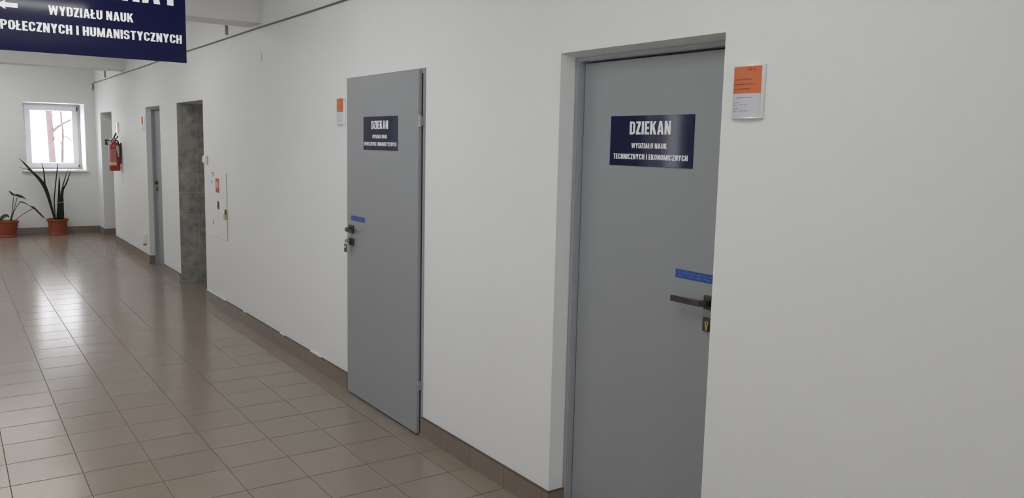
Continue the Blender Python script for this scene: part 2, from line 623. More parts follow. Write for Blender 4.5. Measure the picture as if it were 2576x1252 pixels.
# ceiling lamps, two to a bay
for yy in LAMPS:
    t = thing('ceiling_lamp', 'long lit ceiling lamp with white diffuser set across the corridor', 'ceiling lamp', (-1.55, yy, ZC), group='ceiling lamps along the corridor')
    obj('housing', boxes((-2.18, -0.92, yy - 0.13, yy + 0.13, ZC - 0.05, ZC), bev=0.006), m_white_pl, t)
    obj('diffuser', boxes((-2.16, -0.94, yy - 0.11, yy + 0.11, ZC - 0.075, ZC - 0.045), bev=0.006), m_lamp, t)


# rooms behind the two open passages
def alcove(name, a, b, zt, m_side, m_back, m_rest, label):
    d = 1.55
    bm = bmesh.new()
    box(bm, WT, d, a - 0.1, a, 0, zt + 0.05)
    box(bm, WT, d, b + 0.012, b + 0.1, 0, zt + 0.05)
    box(bm, WT, d, a, b + 0.012, zt, zt + 0.05)
    box(bm, d, d + 0.1, a - 0.1, b + 0.1, 0, zt + 0.05)
    struct('wall_' + name, bm, m_rest, label, 'wall')


alcove('passage', 8.411, 9.515, 1.986, None, None, m_wall, 'plastered sides of the passage with grey tiles')
alcove('stairway', 13.729, 14.80, 1.985, None, None, m_wall, 'plastered sides of the last opening before the end wall')
bm = boxes((0.0, 1.55, 9.503, 9.515, 0.0, 1.986))
struct('wall_tiled', bm, m_walltile, 'mottled grey tiled side of the passage', 'wall')
bm = boxes((1.538, 1.55, 8.42, 9.503, 0.0, 1.986))
struct('wall_tiled_back', bm, m_walltile_y, 'mottled grey tiled back of the passage', 'wall')

# baseboards
HB, TB = 0.105, 0.011
bm = bmesh.new()
bt = bmesh.new()
SEG = [(YN, 1.853), (2.720, 3.872), (4.892, 8.411), (9.515, 10.367), (11.187, 13.729), (14.80, YF)]
for a, b in SEG:
    box(bm, -TB, 0, a, b, 0, HB)
    box(bt, -TB - .0005, 0, a, b, HB, HB + 0.004)
base_r = struct('baseboard_right', bm, m_skirt, 'brown tile baseboard along the wall with the doors', 'baseboard')
obj('baseboard_edge', bt, m_skirt_top, base_r)
bm = bmesh.new()
bt = bmesh.new()
for b, d in ((2.720, 0.077), (11.187, 0.06), (14.80, 1.55)):
    box(bm, -TB, d, b - TB, b, 0, HB)
    box(bt, -TB - .0005, d, b - TB - .0005, b, HB, HB + 0.004)
o = struct('baseboard_returns', bm, m_skirt_x, 'brown tile baseboard turning into the door recesses', 'baseboard')
obj('baseboard_edge', bt, m_skirt_top, o)
bm = boxes((XL, -TB, YF - TB, YF, 0, HB))
o = struct('baseboard_far', bm, m_skirt_x, 'brown tile baseboard along the end wall behind the pots', 'baseboard')
obj('baseboard_edge', boxes((XL, -TB, YF - TB - .0005, YF, HB, HB + .004)), m_skirt_top, o)
struct('baseboard_left', boxes((XL, XL + TB, YN, YF - TB, 0, HB)), m_skirt, 'brown tile baseboard under the added windows', 'baseboard')

# old chips where the plaster meets the baseboard, a crack higher up
bm = bmesh.new()
for y0_, y1_ in ((7.72, 8.40), (7.10, 7.16), (5.35, 5.55), (6.1, 6.2)):
    n = 7
    for k in range(n):
        a = y0_ + (y1_ - y0_) * k / n
        b = y0_ + (y1_ - y0_) * (k + 1) / n
        box(bm, -TB - 0.001, 0.0, a, b, HB + 0.003, HB + 0.006 + 0.007 * random.random())
obj('plaster_chips', bm, m_white_pl, base_r)


# ------------------------------------------------------------------ windows
def ring_x(bm, y0, y1, x0, x1, z0, z1, w, bev=0.004):
    box(bm, x0, x1, y0, y1, z0, z0 + w, bev)
    box(bm, x0, x1, y0, y1, z1 - w, z1, bev)
    box(bm, x0, x0 + w, y0, y1, z0 + w, z1 - w, bev)
    box(bm, x1 - w, x1, y0, y1, z0 + w, z1 - w, bev)


def ring_y(bm, x0, x1, y0, y1, z0, z1, w, bev=0.004):
    box(bm, x0, x1, y0, y1, z0, z0 + w, bev)
    box(bm, x0, x1, y0, y1, z1 - w, z1, bev)
    box(bm, x0, x1, y0, y0 + w, z0 + w, z1 - w, bev)
    box(bm, x0, x1, y1 - w, y1, z0 + w, z1 - w, bev)


yw = YF + 0.60
win = thing('window_1', 'small white framed window at the end of the corridor', 'window', ((x0 + x1) / 2, yw, z0), kind='structure')
bm = bmesh.new()
ring_x(bm, yw, YF + EW_D, x0, x1, z0, z1, 0.068)
obj('window_frame', bm, m_pvc, win)
bm = bmesh.new()
ring_x(bm, yw - 0.018, YF + EW_D - 0.01, x0 + 0.058, x1 - 0.034, z0 + 0.022, z1 - 0.028, 0.086, 0.006)
sash = obj('sash', bm, m_pvc, win)
obj('pane', boxes((x0 + 0.12, x1 - 0.12, yw + 0.02, yw + 0.026, z0 + 0.10, z1 - 0.11)), m_glass, sash)
bm = bmesh.new()
tube(bm, [(x1 - 0.040, yw - 0.024, z1 - 0.11), (x1 - 0.040, yw - 0.024, z1 - 0.04)], 0.010)
obj('hinge', bm, m_bronze, win)
bm = bmesh.new()
tube(bm, [(x1 - 0.040, yw - 0.024, z0 + 0.035), (x1 - 0.040, yw - 0.024, z0 + 0.075)], 0.008)
obj('hinge', bm, m_bronze, win)
bm = bmesh.new()
box(bm, x0 + 0.075, x0 + 0.10, yw - 0.03, yw - 0.018, 1.53, 1.60, 0.004)
box(bm, x0 + 0.08, x0 + 0.095, yw - 0.055, yw - 0.025, 1.585, 1.60, 0.003)
box(bm, x0 + 0.08, x0 + 0.095, yw - 0.06, yw - 0.045, 1.47, 1.60, 0.003)
obj('window_handle', bm, m_pvc, win)
bm = bmesh.new()
box(bm, x0 - 0.055, x1 + 0.03, YF - 0.05, YF - 0.0, z0 - 0.026, z0 + 0.002, 0.006)
box(bm, x0, x1, YF - 0.01, yw, z0 - 0.0, z0 + 0.002)
obj('window_sill', bm, m_sill, win)

for k, (a, b, zc0, zc1) in enumerate(ADDED_LEFT_WINDOWS):
    slit = b - a < 0.5  # narrow one added for the bright streak it reflects in a door sign
    wn = thing('window_%d' % (k + 2), ('tall narrow' if slit else 'large') + ' white framed window added for light in the unseen left wall', 'window', (XL - 0.2, (a + b) / 2, zc0), group='narrow windows added for light in the left wall' if slit else 'large windows added for light in the left wall', kind='structure')
    bm = bmesh.new()
    ring_y(bm, XL - 0.24, XL - 0.17, a, b, zc0, zc1, 0.05)
    if not slit:
        box(bm, XL - 0.24, XL - 0.17, (a + b) / 2 - 0.03, (a + b) / 2 + 0.03, zc0 + 0.05, zc1 - 0.05, 0.004)
    obj('window_frame', bm, m_pvc, wn)
    if slit:
        obj('pane', boxes((XL - 0.20, XL - 0.194, a + 0.04, b - 0.04, zc0 + 0.04, zc1 - 0.04)), m_glass, wn)
    for c, d in () if slit else ((a + 0.05, (a + b) / 2 - 0.03), ((a + b) / 2 + 0.03, b - 0.05)):
        bm = bmesh.new()
        ring_y(bm, XL - 0.225, XL - 0.155, c, d, zc0 + 0.05, zc1 - 0.05, 0.06)
        s_ = obj('sash', bm, m_pvc, wn)
        obj('pane', boxes((XL - 0.20, XL - 0.194, c + 0.05, d - 0.05, zc0 + 0.10, zc1 - 0.10)), m_glass, s_)
    obj('window_sill', boxes((XL - 0.17, XL + 0.06, a - 0.04, b + 0.04, zc0 - 0.03, zc0 + 0.002), bev=0.005), m_sill, wn)
for k, (a, b) in enumerate(ADDED_NEAR_WINDOWS):
    zc0, zc1 = NW_Z
    wn = thing('window_%d' % (k + 2 + len(ADDED_LEFT_WINDOWS)), 'large white framed window added for light in the unseen near end wall', 'window', ((a + b) / 2, YN - 0.2, zc0), group='large windows added for light in the near end wall', kind='structure')
    bm = bmesh.new()
    ring_x(bm, YN - 0.24, YN - 0.17, a, b, zc0, zc1, 0.05)
    obj('window_frame', bm, m_pvc, wn)
    bm = bmesh.new()
    ring_x(bm, YN - 0.225, YN - 0.155, a + 0.05, b - 0.05, zc0 + 0.05, zc1 - 0.05, 0.06)
    s_ = obj('sash', bm, m_pvc, wn)
    obj('pane', boxes((a + 0.10, b - 0.10, YN - 0.20, YN - 0.194, zc0 + 0.10, zc1 - 0.10)), m_glass, s_)
    obj('window_sill', boxes((a - 0.04, b + 0.04, YN - 0.17, YN + 0.06, zc0 - 0.03, zc0 + 0.002), bev=0.005), m_sill, wn)


# ------------------------------------------------------------------ doors
def lever(parent, x, yr, z, ydir, reach=0.05, length=0.145, rose=(0.052, 0.050)):
    """square rose on the leaf, square neck, flat lever bar running along ydir; x = face of the leaf"""
    bm = boxes((x - 0.010, x + 0.001, yr - rose[0] / 2, yr + rose[0] / 2, z - rose[1] / 2, z + rose[1] / 2), bev=0.002)
    obj('handle_rose', bm, m_bronze, parent)
    bm = bmesh.new()
    pts = [(x - 0.008, yr), (x - reach + 0.016, yr), (x - reach + 0.004, yr + ydir * 0.012), (x - reach, yr + ydir * 0.035), (x - reach, yr + ydir * length)]
    prev = None
    hw = 0.009
    rings = []
    P = [Vector((a, b, 0)) for a, b in pts]
    for i, p in enumerate(P):
        d = (P[min(i + 1, len(P) - 1)] - P[max(i - 1, 0)]).normalized()
        n = Vector((-d.y, d.x, 0)) * (hw * 0.62 if i >= 2 else hw * 1.1)
        zz = 0.0105
        rings.append([bm.verts.new((q.x, q.y, z + s * zz)) for q, s in ((p + n, 1), (p - n, 1), (p - n, -1), (p + n, -1))])
    for a, b in zip(rings, rings[1:]):
        for j in range(4):
            bm.faces.new((a[j], a[(j + 1) % 4], b[(j + 1) % 4], b[j]))
    bm.faces.new(rings[0][::-1])
    bm.faces.new(rings[-1])
    bmesh.ops.bevel(bm, geom=bm.edges[:], offset=0.0015, segments=2, affect='EDGES', clamp_overlap=True)
    obj('door_handle', bm, m_bronze, parent)


def lock_plate(parent, x, yr, z, w=0.052, h=0.050, metal=None):
    bm = boxes((x - 0.010, x + 0.001, yr - w / 2, yr + w / 2, z - h / 2, z + h / 2), bev=0.003)
    pl = obj('lock_plate', bm, m_bronze, parent)
    bm = bmesh.new()
    r = 0.0085
    pts = arc(0, 0.007, r, -35, 215, 12) + arc(0, -0.014, r * 0.6, 200, 340, 6)
    front = [bm.verts.new((x - 0.017, yr + a, z + b)) for a, b in pts]
    back = [bm.verts.new((x - 0.002, yr + a, z + b)) for a, b in pts]
    bm.faces.new(front)
    bm.faces.new(back[::-1])
    n = len(pts)
    for j in range(n):
        bm.faces.new((front[j], front[(j + 1) % n], back[(j + 1) % n], back[j]))
    cy = obj('lock_cylinder', bm, metal or m_brass, pl)
    obj('keyhole', boxes((x - 0.0174, x - 0.016, yr - 0.0012, yr + 0.0012, z - 0.0005, z + 0.011)), m_black, pl)
    return pl


def u_frame(x0_, x1_, a, b, zt, ai, bi, zi, bev):
    """steel door frame: one upside-down U of even section"""
    out = [(a, 0.0), (a, zt), (b, zt), (b, 0.0), (bi, 0.0), (bi, zi), (ai, zi), (ai, 0.0)]
    bm = bmesh.new()
    f = [bm.verts.new((x0_, p, q)) for p, q in out]
    r = [bm.verts.new((x1_, p, q)) for p, q in out]
    n = len(out)
    for i in range(n):
        j = (i + 1) % n
        bm.faces.new((f[i], f[j], r[j], r[i]))
    for v in (f, r):
        for q in ((0, 1, 6, 7), (1, 2, 5, 6), (2, 3, 4, 5)):
            bm.faces.new([v[i] for i in q])
    bm.verts.index_update()
    bmesh.ops.recalc_face_normals(bm, faces=bm.faces[:])
    bm.normal_update()
    es = [e for e in bm.edges if e.calc_face_angle(0) > 0.5]
    bmesh.ops.bevel(bm, geom=es, offset=bev, segments=2, affect='EDGES', clamp_overlap=True)
    return bm


def recessed_door(name, label, a, b, zt, xf, xl, sw, tip_side):
    """door leaf set back in a plastered recess; xf = face of the steel frame, xl = face of the leaf"""
    d = thing(name, label, 'door', (xl, (a + b) / 2, 0), kind='structure')
    bm = u_frame(xf, xl + 0.075, a - 0.002, b + 0.002, zt - 0.012, a + sw, b - sw, zt - 0.030, 0.005)
    obj('door_frame', bm, m_frame, d)
    bm = bmesh.new()
    box(bm, xl + 0.05, xl + 0.075, b - sw - 0.02, b - sw + 0.005, 0, zt - 0.02)
    box(bm, xl + 0.05, xl + 0.075, a + sw - 0.005, a + sw + 0.02, 0, zt - 0.02)
    box(bm, xl + 0.05, xl + 0.075, a + sw, b - sw, zt - 0.055, zt - 0.02)
    obj('door_seal', bm, m_black, d)
    leaf = obj('door_leaf', boxes((xl, xl + 0.045, a + sw + 0.004, b - sw - 0.004, 0.006, zt - 0.036), bev=0.003), m_door, d)
    return d


d1 = recessed_door('door_1', 'grey door set back in a plastered recess, nearest the camera', 1.853, 2.720, 1.987, 0.077, 0.105, 0.027, 1)
lever(d1, 0.105, 1.949, 1.070, 1)
lock_plate(d1, 0.105, 1.949, 0.991)

d3 = recessed_door('door_3', 'grey door in the narrow recess beyond the tiled passage', 10.367, 11.187, 1.983, 0.060, 0.095, 0.025, 1)
lever(d3, 0.095, 11.09, 1.045, -1, length=0.12)
lock_plate(d3, 0.095, 11.09, 0.965)

# the second door stands proud of the wall in a flush steel frame
X2 = -0.030
d2 = thing('door_2', 'grey door flush with the wall beside the wall cabinet', 'door', (0, 4.38, 0), kind='structure')
bm = u_frame(-0.006, 0.10, 3.871, 4.893, 2.003, 3.925, 4.840, 1.955, 0.002)
obj('door_frame', bm, m_frame, d2)
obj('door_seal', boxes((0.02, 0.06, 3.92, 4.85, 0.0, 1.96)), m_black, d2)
obj('hinge_gap_shade', boxes((-0.0095, -0.0055, 3.8895, 3.8985, 0.010, 1.975)), m_black, d2)  # black strip standing in for the shade of the hinge gap
obj('door_leaf', boxes((X2, X2 + 0.042, 3.897, 4.836, 0.010, 1.996), bev=0.004), m_door, d2)
for za, zb in ((1.695, 1.758), (0.252, 0.316)):
    bm = bmesh.new()
    zm = (za + zb) / 2
    tube(bm, [(X2 + 0.004, 3.890, za), (X2 + 0.004, 3.890, zm - 0.001)], 0.0085, 12)
    tube(bm, [(X2 + 0.004, 3.890, zm + 0.001), (X2 + 0.004, 3.890, zb)], 0.0072, 12)
    box(bm, X2 + 0.006, X2 + 0.026, 3.886, 3.892, za + 0.006, zb - 0.006)
    obj('hinge', bm, m_hinge, d2)
lever(d2, X2, 4.762, 1.069, -1, reach=0.052, length=0.125, rose=(0.068, 0.050))
lock_plate(d2, X2, 4.762, 0.990, w=0.068, h=0.046, metal=m_bronze)


# ------------------------------------------------------------------ signs on the doors
def door_sign(x, ya, yb, z0_, z1_, rows, label):
    """ya = left edge as seen (larger y)"""
    t = thing('door_sign', label, 'sign', (x, (ya + yb) / 2, z0_), group='navy signs on the doors')
    obj('plate', boxes((x - 0.003, x, yb, ya, z0_, z1_), bev=0.0006), m_navy, t)
    for s, yl, yr, zb, zt in rows:
        bm = bmesh.new()
        put_text(bm, s, (x - 0.003, yl, zb), (0, -1, 0), zt - zb, yl - yr, (-0.0003, 0, 0))
        obj('lettering', bm, m_white_vinyl, t, recalc=False)
    return t


door_sign(0.105, 2.513, 2.066, 1.5395, 1.733,
          [('DZIEKAN', 2.401, 2.180, 1.661, 1.711), ('WYDZIAŁU NAUK', 2.388, 2.196, 1.608, 1.628), ('TECHNICZNYCH I EKONOMICZNYCH', 2.491, 2.089, 1.5655, 1.586)],
          'navy sign with white letters ending in TECHNICZNYCH I EKONOMICZNYCH')
door_sign(X2, 4.584, 4.136, 1.5645, 1.7575,
          [('DZIEKAN', 4.473, 4.250, 1.686, 1.733), ('WYDZIAŁU NAUK', 4.459, 4.264, 1.632, 1.653), ('SPOŁECZNYCH I HUMANISTYCZNYCH', 4.575, 4.147, 1.589, 1.611)],
          'navy sign on the flush door ending in SPOŁECZNYCH I HUMANISTYCZNYCH')


def braille_strip(x, ya, yb, z0_, z1_, label):
    t = thing('braille_strip', label, 'sign', (x, (ya + yb) / 2, z0_), group='blue braille strips')
    obj('strip', boxes((x - 0.0016, x, yb, ya, z0_, z1_), bev=0.0005), m_blue, t)
    bm = bmesh.new()
    rnd = random.Random(11)
    for row in range(2):
        yy = ya - 0.012
        zt = z1_ - 0.0075 - row * 0.0115
        cell = 0
        while yy > yb + 0.010:
            cell += 1
            if cell % (5 + row * 2) != 0:
                for cx in range(2):
                    for cz in range(3):
                        if rnd.random() < 0.55:
                            c = Vector((x - 0.0016, yy - cx * 0.0025, zt - cz * 0.0025))
                            vs = [bm.verts.new(c + Vector((-0.0002, 0.0012 * math.cos(q), 0.0012 * math.sin(q)))) for q in [i * math.pi / 3 for i in range(6)]]
                            ap = bm.verts.new(c + Vector((-0.0009, 0, 0)))
                            for i in range(6):
                                bm.faces.new((vs[i], vs[(i + 1) % 6], ap))
            yy -= 0.0062
    obj('braille_dots', bm, m_dots, t)


braille_strip(0.105, 2.124, 1.925, 1.138, 1.170, 'blue braille strip above the handle of the nearest recessed door')
braille_strip(X2, 4.772, 4.572, 1.124, 1.1545, 'blue braille strip above the handle of the flush door')

# key with its green fob hanging from the lock of the flush door
kx = X2 - 0.017
kf = thing('key_fob', 'key with green plastic fob hanging in the lock of the flush door', 'key', (kx, 4.762, 0.93))
bm = bmesh.new()
box(bm, kx - 0.012, kx, 4.7605, 4.7635, 0.992, 1.000, 0.0005)
pts = arc(kx - 0.020, 0.996, 0.0115, 0, 360, 16)[:-1]
fa = [bm.verts.new((a, 4.7605, b)) for a, b in pts]
fb = [bm.verts.new((a, 4.7635, b)) for a, b in pts]
bm.faces.new(fa)
bm.faces.new(fb[::-1])
for j in range(16):
    bm.faces.new((fa[j], fa[(j + 1) % 16], fb[(j + 1) % 16], fb[j]))
obj('key', bm, m_palebrass, kf)
bm = bmesh.new()
tube(bm, [(kx - 0.026 + 0.008 * math.cos(q), 4.762 + 0.003 * math.sin(q), 0.984 + 0.009 * math.sin(q)) for q in [i * math.pi / 8 for i in range(17)]], 0.0008, 6, cap=False)
obj('key_ring', bm, m_hinge, kf)
fx = kx - 0.026
obj('fob', boxes((fx - 0.003, fx + 0.003, 4.744, 4.780, 0.926, 0.978), bev=0.0028), m_gtag, kf)
obj('paper_label', boxes((fx - 0.0034, fx + 0.0034, 4.750, 4.774, 0.953, 0.967)), m_cream, kf)

# ------------------------------------------------------------------ hanging sign
YS = 5.20
HX0, HX1, HZ0, HZ1 = -1.905, -0.889, 2.051, 2.60
hs = thing('hanging_sign', 'large navy sign with white letters and arrow hanging from the ceiling', 'sign', ((HX0 + HX1) / 2, YS, HZ0))
obj('plate', boxes((HX0, HX1, YS, YS + 0.006, HZ0, HZ1), bev=0.001), m_navy, hs)
bm = bmesh.new()
for s, xl_, xr_, zb, zt in (('DZIEKANAT', -1.78, -0.93, 2.374, 2.520), ('WYDZIAŁU NAUK', -1.600, -1.175, 2.2565, 2.3065), ('SPOŁECZNYCH I HUMANISTYCZNYCH', -1.862, -0.914, 2.1605, 2.2105)):
    bm = bmesh.new()
    put_text(bm, s, (xl_, YS, zb), (1, 0, 0), zt - zb, xr_ - xl_, (0, -0.0003, 0))
    obj('lettering', bm, m_white_vinyl, hs, recalc=False)
bm = bmesh.new()
za = 2.287
for poly in ([(-1.799, za - .012), (-1.742, za - .012), (-1.742, za + .012), (-1.799, za + .012)], [(-1.838, za), (-1.799, za - .024), (-1.799, za + .024)]):
    bm.faces.new([bm.verts.new((a, YS - 0.0006, b)) for a, b in poly])
obj('arrow', bm, m_white_vinyl, hs, recalc=False)
for xx in (HX0 + 0.12, HX1 - 0.12):
    bm = bmesh.new()
    tube(bm, [(xx, YS + 0.003, HZ1 - 0.01), (xx, YS + 0.003, ZC)], 0.003, 8)
    obj('hanger_rod', bm, m_hinge, hs)


# ------------------------------------------------------------------ door plates on the wall
def name_plate(y0_, y1_, z0_, z1_, label, split=0.47, low=None, top=None, marks=True):
    """bowed aluminium holder with an orange and white card; left edge as seen is y1_"""
    t = thing('name_plate', label, 'sign', (0, (y0_ + y1_) / 2, z0_), group='orange and white door plates')
    w = y1_ - y0_
    n = 14

    def bow(v):
        return 0.006 + 0.012 * (1 - (2 * v - 1) ** 2)
    bm = bmesh.new()
    prof = [(-bow(i / n), y1_ - w * i / n) for i in range(n + 1)]
    for z in (z0_, z1_):
        pass
    fr = [[bm.verts.new((a, b, z)) for a, b in prof] for z in (z0_, z1_)]
    bk = [[bm.verts.new((0.0, b, z)) for a, b in prof] for z in (z0_, z1_)]
    for i in range(n):
        bm.faces.new((fr[0][i], fr[0][i + 1], fr[1][i + 1], fr[1][i]))
        bm.faces.new((bk[0][i], bk[1][i], bk[1][i + 1], bk[0][i + 1]))
        bm.faces.new((fr[0][i], bk[0][i], bk[0][i + 1], fr[0][i + 1]))
        bm.faces.new((fr[1][i], fr[1][i + 1], bk[1][i + 1], bk[1][i]))
    for i in (0, n):
        bm.faces.new((fr[0][i], fr[1][i], bk[1][i], bk[0][i]))
    obj('holder', bm, m_alu, t, smooth=True)
    u0, u1 = 0.035, 0.92
    zs = z0_ + (z1_ - z0_) * split

    def card(name, za, zb, m):
        bm = bmesh.new()
        cols = []
        for i in range(n + 1):
            u = u0 + (u1 - u0) * i / n
            cols.append([bm.verts.new((-bow(u) - 0.0007, y1_ - w * u, z)) for z in (za, zb)])
        for a, b in zip(cols, cols[1:]):
            bm.faces.new((a[0], b[0], b[1], a[1]))
        return obj(name, bm, m, t, smooth=True)
    ca = card('orange_card' if top is None else 'card_top', zs, z1_ - 0.004, top or m_orange)
    cb = card('white_card', z0_ + 0.004, zs, low or m_card)
    if not marks:
        return t
    rnd = random.Random(int(y0_ * 100))

    def words(bm, za, h, runs):
        for ua, ub in runs:
            u = ua
            while u < ub:
                du = 0.010 + 0.014 * rnd.random()
                hh = h * (0.62 + 0.38 * rnd.random())
                pts = []
                for uu, zz in ((u, za), (u + du, za), (u + du, za + hh), (u, za + hh)):
                    pts.append(bm.verts.new((-bow(uu) - 0.0013, y1_ - w * uu, zz)))
                bm.faces.new(pts)
                u += du + 0.008
    H = z1_ - z0_
    bm = bmesh.new()
    words(bm, z0_ + H * .895, H * .048, [(.55, .66), (.72, .77)])
    obj('room_number', bm, m_print_o, ca)
    bm = bmesh.new()
    for f, runs in ((.725, [(.10, .32), (.36, .68)]), (.635, [(.10, .21), (.24, .66), (.70, .76)]), (.545, [(.10, .62)])):
        words(bm, z0_ + H * f, H * .022, runs)
    obj('print', bm, m_print_o, ca)
    bm = bmesh.new()
    for f, runs in ((.385, [(.17, .45), (.50, .70)]), (.295, [(.07, .31)]), (.250, [(.07, .14), (.32, .40), (.44, .55)]), (.180, [(.07, .26)]), (.135, [(.07, .20), (.32, .42), (.47, .57)])):
        words(bm, z0_ + H * f, H * .013, runs)
    obj('print', bm, m_print_w, cb)
    return t


name_plate(1.682, 1.806, 1.709, 1.8745, 'large near orange and white plate right of the recessed door')
name_plate(4.929, 5.054, 1.718, 1.884, 'orange and white plate between the flush door and the wall cabinet')
name_plate(11.285, 11.410, 1.690, 1.872, 'narrow looking orange and grey plate before the far recessed door')
name_plate(13.13, 13.26, 1.667, 1.815, 'plate with pale pinkish painted glare above the red fire extinguisher', low=mat('glare_card', (0.75, 0.70, 0.70), 0.25), top=mat('pink_glare_card', (0.75, 0.52, 0.47), 0.25), marks=False)  # glare on this plate is painted into its card colours

# ------------------------------------------------------------------ hydrant cabinet, padlock, switch, socket
ca = thing('hydrant_cabinet', 'white wall cabinet with red sticker beside the tiled passage', 'cabinet', (0, 7.915, 0.68))
obj('body', boxes((-0.0030, 0.0, 7.626, 8.206, 0.679, 1.303)), m_cab, ca)
obj('door_gap', boxes((-0.0045, -0.0028, 7.6245, 7.6285, 0.682, 1.300)), m_mark, ca)
bm = boxes((-0.006, -0.003, 7.630, 8.204, 0.681, 1.301), bev=0.0012)
dr = obj('door', bm, m_cab, ca)
obj('sticker', boxes((-0.0068, -0.0058, 7.862, 7.982, 1.109, 1.241)), m_redsign, dr)
bm = bmesh.new()
for poly in ([(7.955, 1.15), (7.905, 1.15), (7.905, 1.215), (7.955, 1.215)], [(7.905, 1.165), (7.888, 1.165), (7.888, 1.20), (7.905, 1.20)]):
    bm.faces.new([bm.verts.new((-0.0073, a, b)) for a, b in poly])
obj('pictogram', bm, m_cream, dr, recalc=False)
obj('instruction_label', boxes((-0.0068, -0.0058, 8.035, 8.115, 1.253, 1.296)), m_cream, dr)
obj('label_edge', boxes((-0.0072, -0.0066, 8.035, 8.115, 1.290, 1.296)), m_redsign, dr)
bm = bmesh.new()
pts = [(7.905 + 0.040 * math.cos(2 * math.pi * i / 24), 0.990 + 0.041 * math.sin(2 * math.pi * i / 24)) for i in range(24)]
bm.faces.new([bm.verts.new((-0.0067, a, b)) for a, b in pts])
obj('round_port', bm, m_black, dr, recalc=False)
for ya, zb in ((8.118, 1.180), (8.090, 0.792)):
    obj('slot', boxes((-0.0067, -0.0055, ya - 0.010, ya + 0.010, zb, zb + 0.038), bev=0.0003), m_bronze, dr)
obj('hasp', boxes((-0.020, 0.0, 7.632, 7.650, 0.935, 0.962), bev=0.002), m_hinge, ca)

pl = thing('padlock', 'small brass padlock hanging on the edge of the white wall cabinet', 'padlock', (-0.014, 7.641, 0.88))
obj('body', boxes((-0.026, -0.008, 7.622, 7.668, 0.878, 0.925), bev=0.003), m_palebrass, pl)
bm = bmesh.new()
pts = [(-0.0145, 7.630, 0.92), (-0.0145, 7.630, 0.950)] + [(-0.0145, 7.645 - 0.015 * math.cos(q), 0.950 + 0.017 * math.sin(q)) for q in [i * math.pi / 8 for i in range(1, 8)]] + [(-0.0145, 7.660, 0.950), (-0.0145, 7.660, 0.92)]
tube(bm, pts, 0.0042, 8)
obj('shackle', bm, m_black, pl)

sw = thing('light_switch', 'white light switch beside the tiled passage', 'switch', (0, 8.30, 1.37))
obj('plate', boxes((-0.032, 0, 8.262, 8.338, 1.368, 1.448), bev=0.010), m_cream_pl, sw)
obj('rocker', boxes((-0.039, -0.028, 8.275, 8.325, 1.381, 1.435), bev=0.004), m_cream_pl, sw)

so = thing('wall_socket', 'double white wall socket low beside the far recessed door', 'socket', (0, 11.37, 0.25))
obj('plate', boxes((-0.012, 0, 11.33, 11.41, 0.238, 0.372), bev=0.004), m_white_pl, so)
for zz in (0.272, 0.338):
    bm = bmesh.new()
    tube(bm, [(-0.030, 11.37, zz), (-0.010, 11.37, zz)], 0.024, 20)
    f = obj('outlet', bm, m_white_pl, so)
    bm = bmesh.new()
    for dy in (-0.0095, 0.0095):
        tube(bm, [(-0.0306, 11.37 + dy, zz), (-0.029, 11.37 + dy, zz)], 0.003, 8)
    obj('pin_hole', bm, m_black, f)
bm = bmesh.new()
box(bm, -0.050, -0.012, 11.335, 11.352, 0.225, 0.243, 0.004)
obj('hinged_cover', bm, m_bronze, so)

# ------------------------------------------------------------------ fire extinguisher
ex_c = Vector((-0.088, 13.02, 1.122))
ex = thing('fire_extinguisher', 'red fire extinguisher hanging on the wall near the end window', 'fire extinguisher', ex_c)
bm = bmesh.new()
R_ = 0.073
prof = [(R_ * .80, 0.0), (R_ * .93, 0.004), (R_, 0.018), (R_, 0.335), (R_ * .97, 0.36), (R_ * .85, 0.385), (R_ * .62, 0.403), (R_ * .36, 0.412), (R_ * .30, 0.43), (0.0, 0.431)]
lathe(bm, prof[:-1], ex_c, 36, True, True)
obj('cylinder', bm, m_red, ex, smooth=True)


def wrap(name, za, zb, a0, a1, m, r=R_ + 0.0008):
    bm = bmesh.new()
    n = 16
    cols = []
    for i in range(n + 1):
        q = math.radians(a0 + (a1 - a0) * i / n)
        cols.append([bm.verts.new((ex_c.x + r * math.cos(q), ex_c.y + r * math.sin(q), ex_c.z + z)) for z in (za, zb)])
    for a, b in zip(cols, cols[1:]):
        bm.faces.new((a[0], b[0], b[1], a[1]))
    obj(name, bm, m, ex, smooth=True)


wrap('instruction_label', 0.13, 0.31, 190, 278, m_pinklabel)
wrap('inspection_label', 0.078, 0.128, 188, 280, m_cream)
bm = bmesh.new()
lathe(bm, [(0.022, 0.428), (0.024, 0.432), (0.024, 0.462), (0.016, 0.468)], ex_c, 16, True, True)
tube(bm, [(ex_c.x, ex_c.y, ex_c.z + 0.448), (ex_c.x - 0.05, ex_c.y - 0.01, ex_c.z + 0.452)], 0.011, 10)
obj('valve', bm, m_hinge, ex, smooth=True)
bm = bmesh.new()
tube(bm, [(ex_c.x - 0.050, ex_c.y - 0.012, ex_c.z + 0.450), (ex_c.x - 0.054, ex_c.y - 0.032, ex_c.z + 0.452)], 0.020, 16)
obj('gauge', bm, m_white_pl, ex, smooth=True)
bm = bmesh.new()
tube(bm, spline([(ex_c.x, ex_c.y, ex_c.z + 0.468), (ex_c.x + 0.006, ex_c.y - 0.005, ex_c.z + 0.490), (ex_c.x + 0.030, ex_c.y - 0.02, ex_c.z + 0.540)], 5), 0.010, 8)
tube(bm, spline([(ex_c.x, ex_c.y, ex_c.z + 0.455), (ex_c.x + 0.035, ex_c.y - 0.02, ex_c.z + 0.470), (ex_c.x + 0.05, ex_c.y - 0.03, ex_c.z + 0.500)], 5), 0.008, 8)
obj('handle', bm, m_black, ex, smooth=True)
bm = bmesh.new()
hx = ex_c.x + 0.050
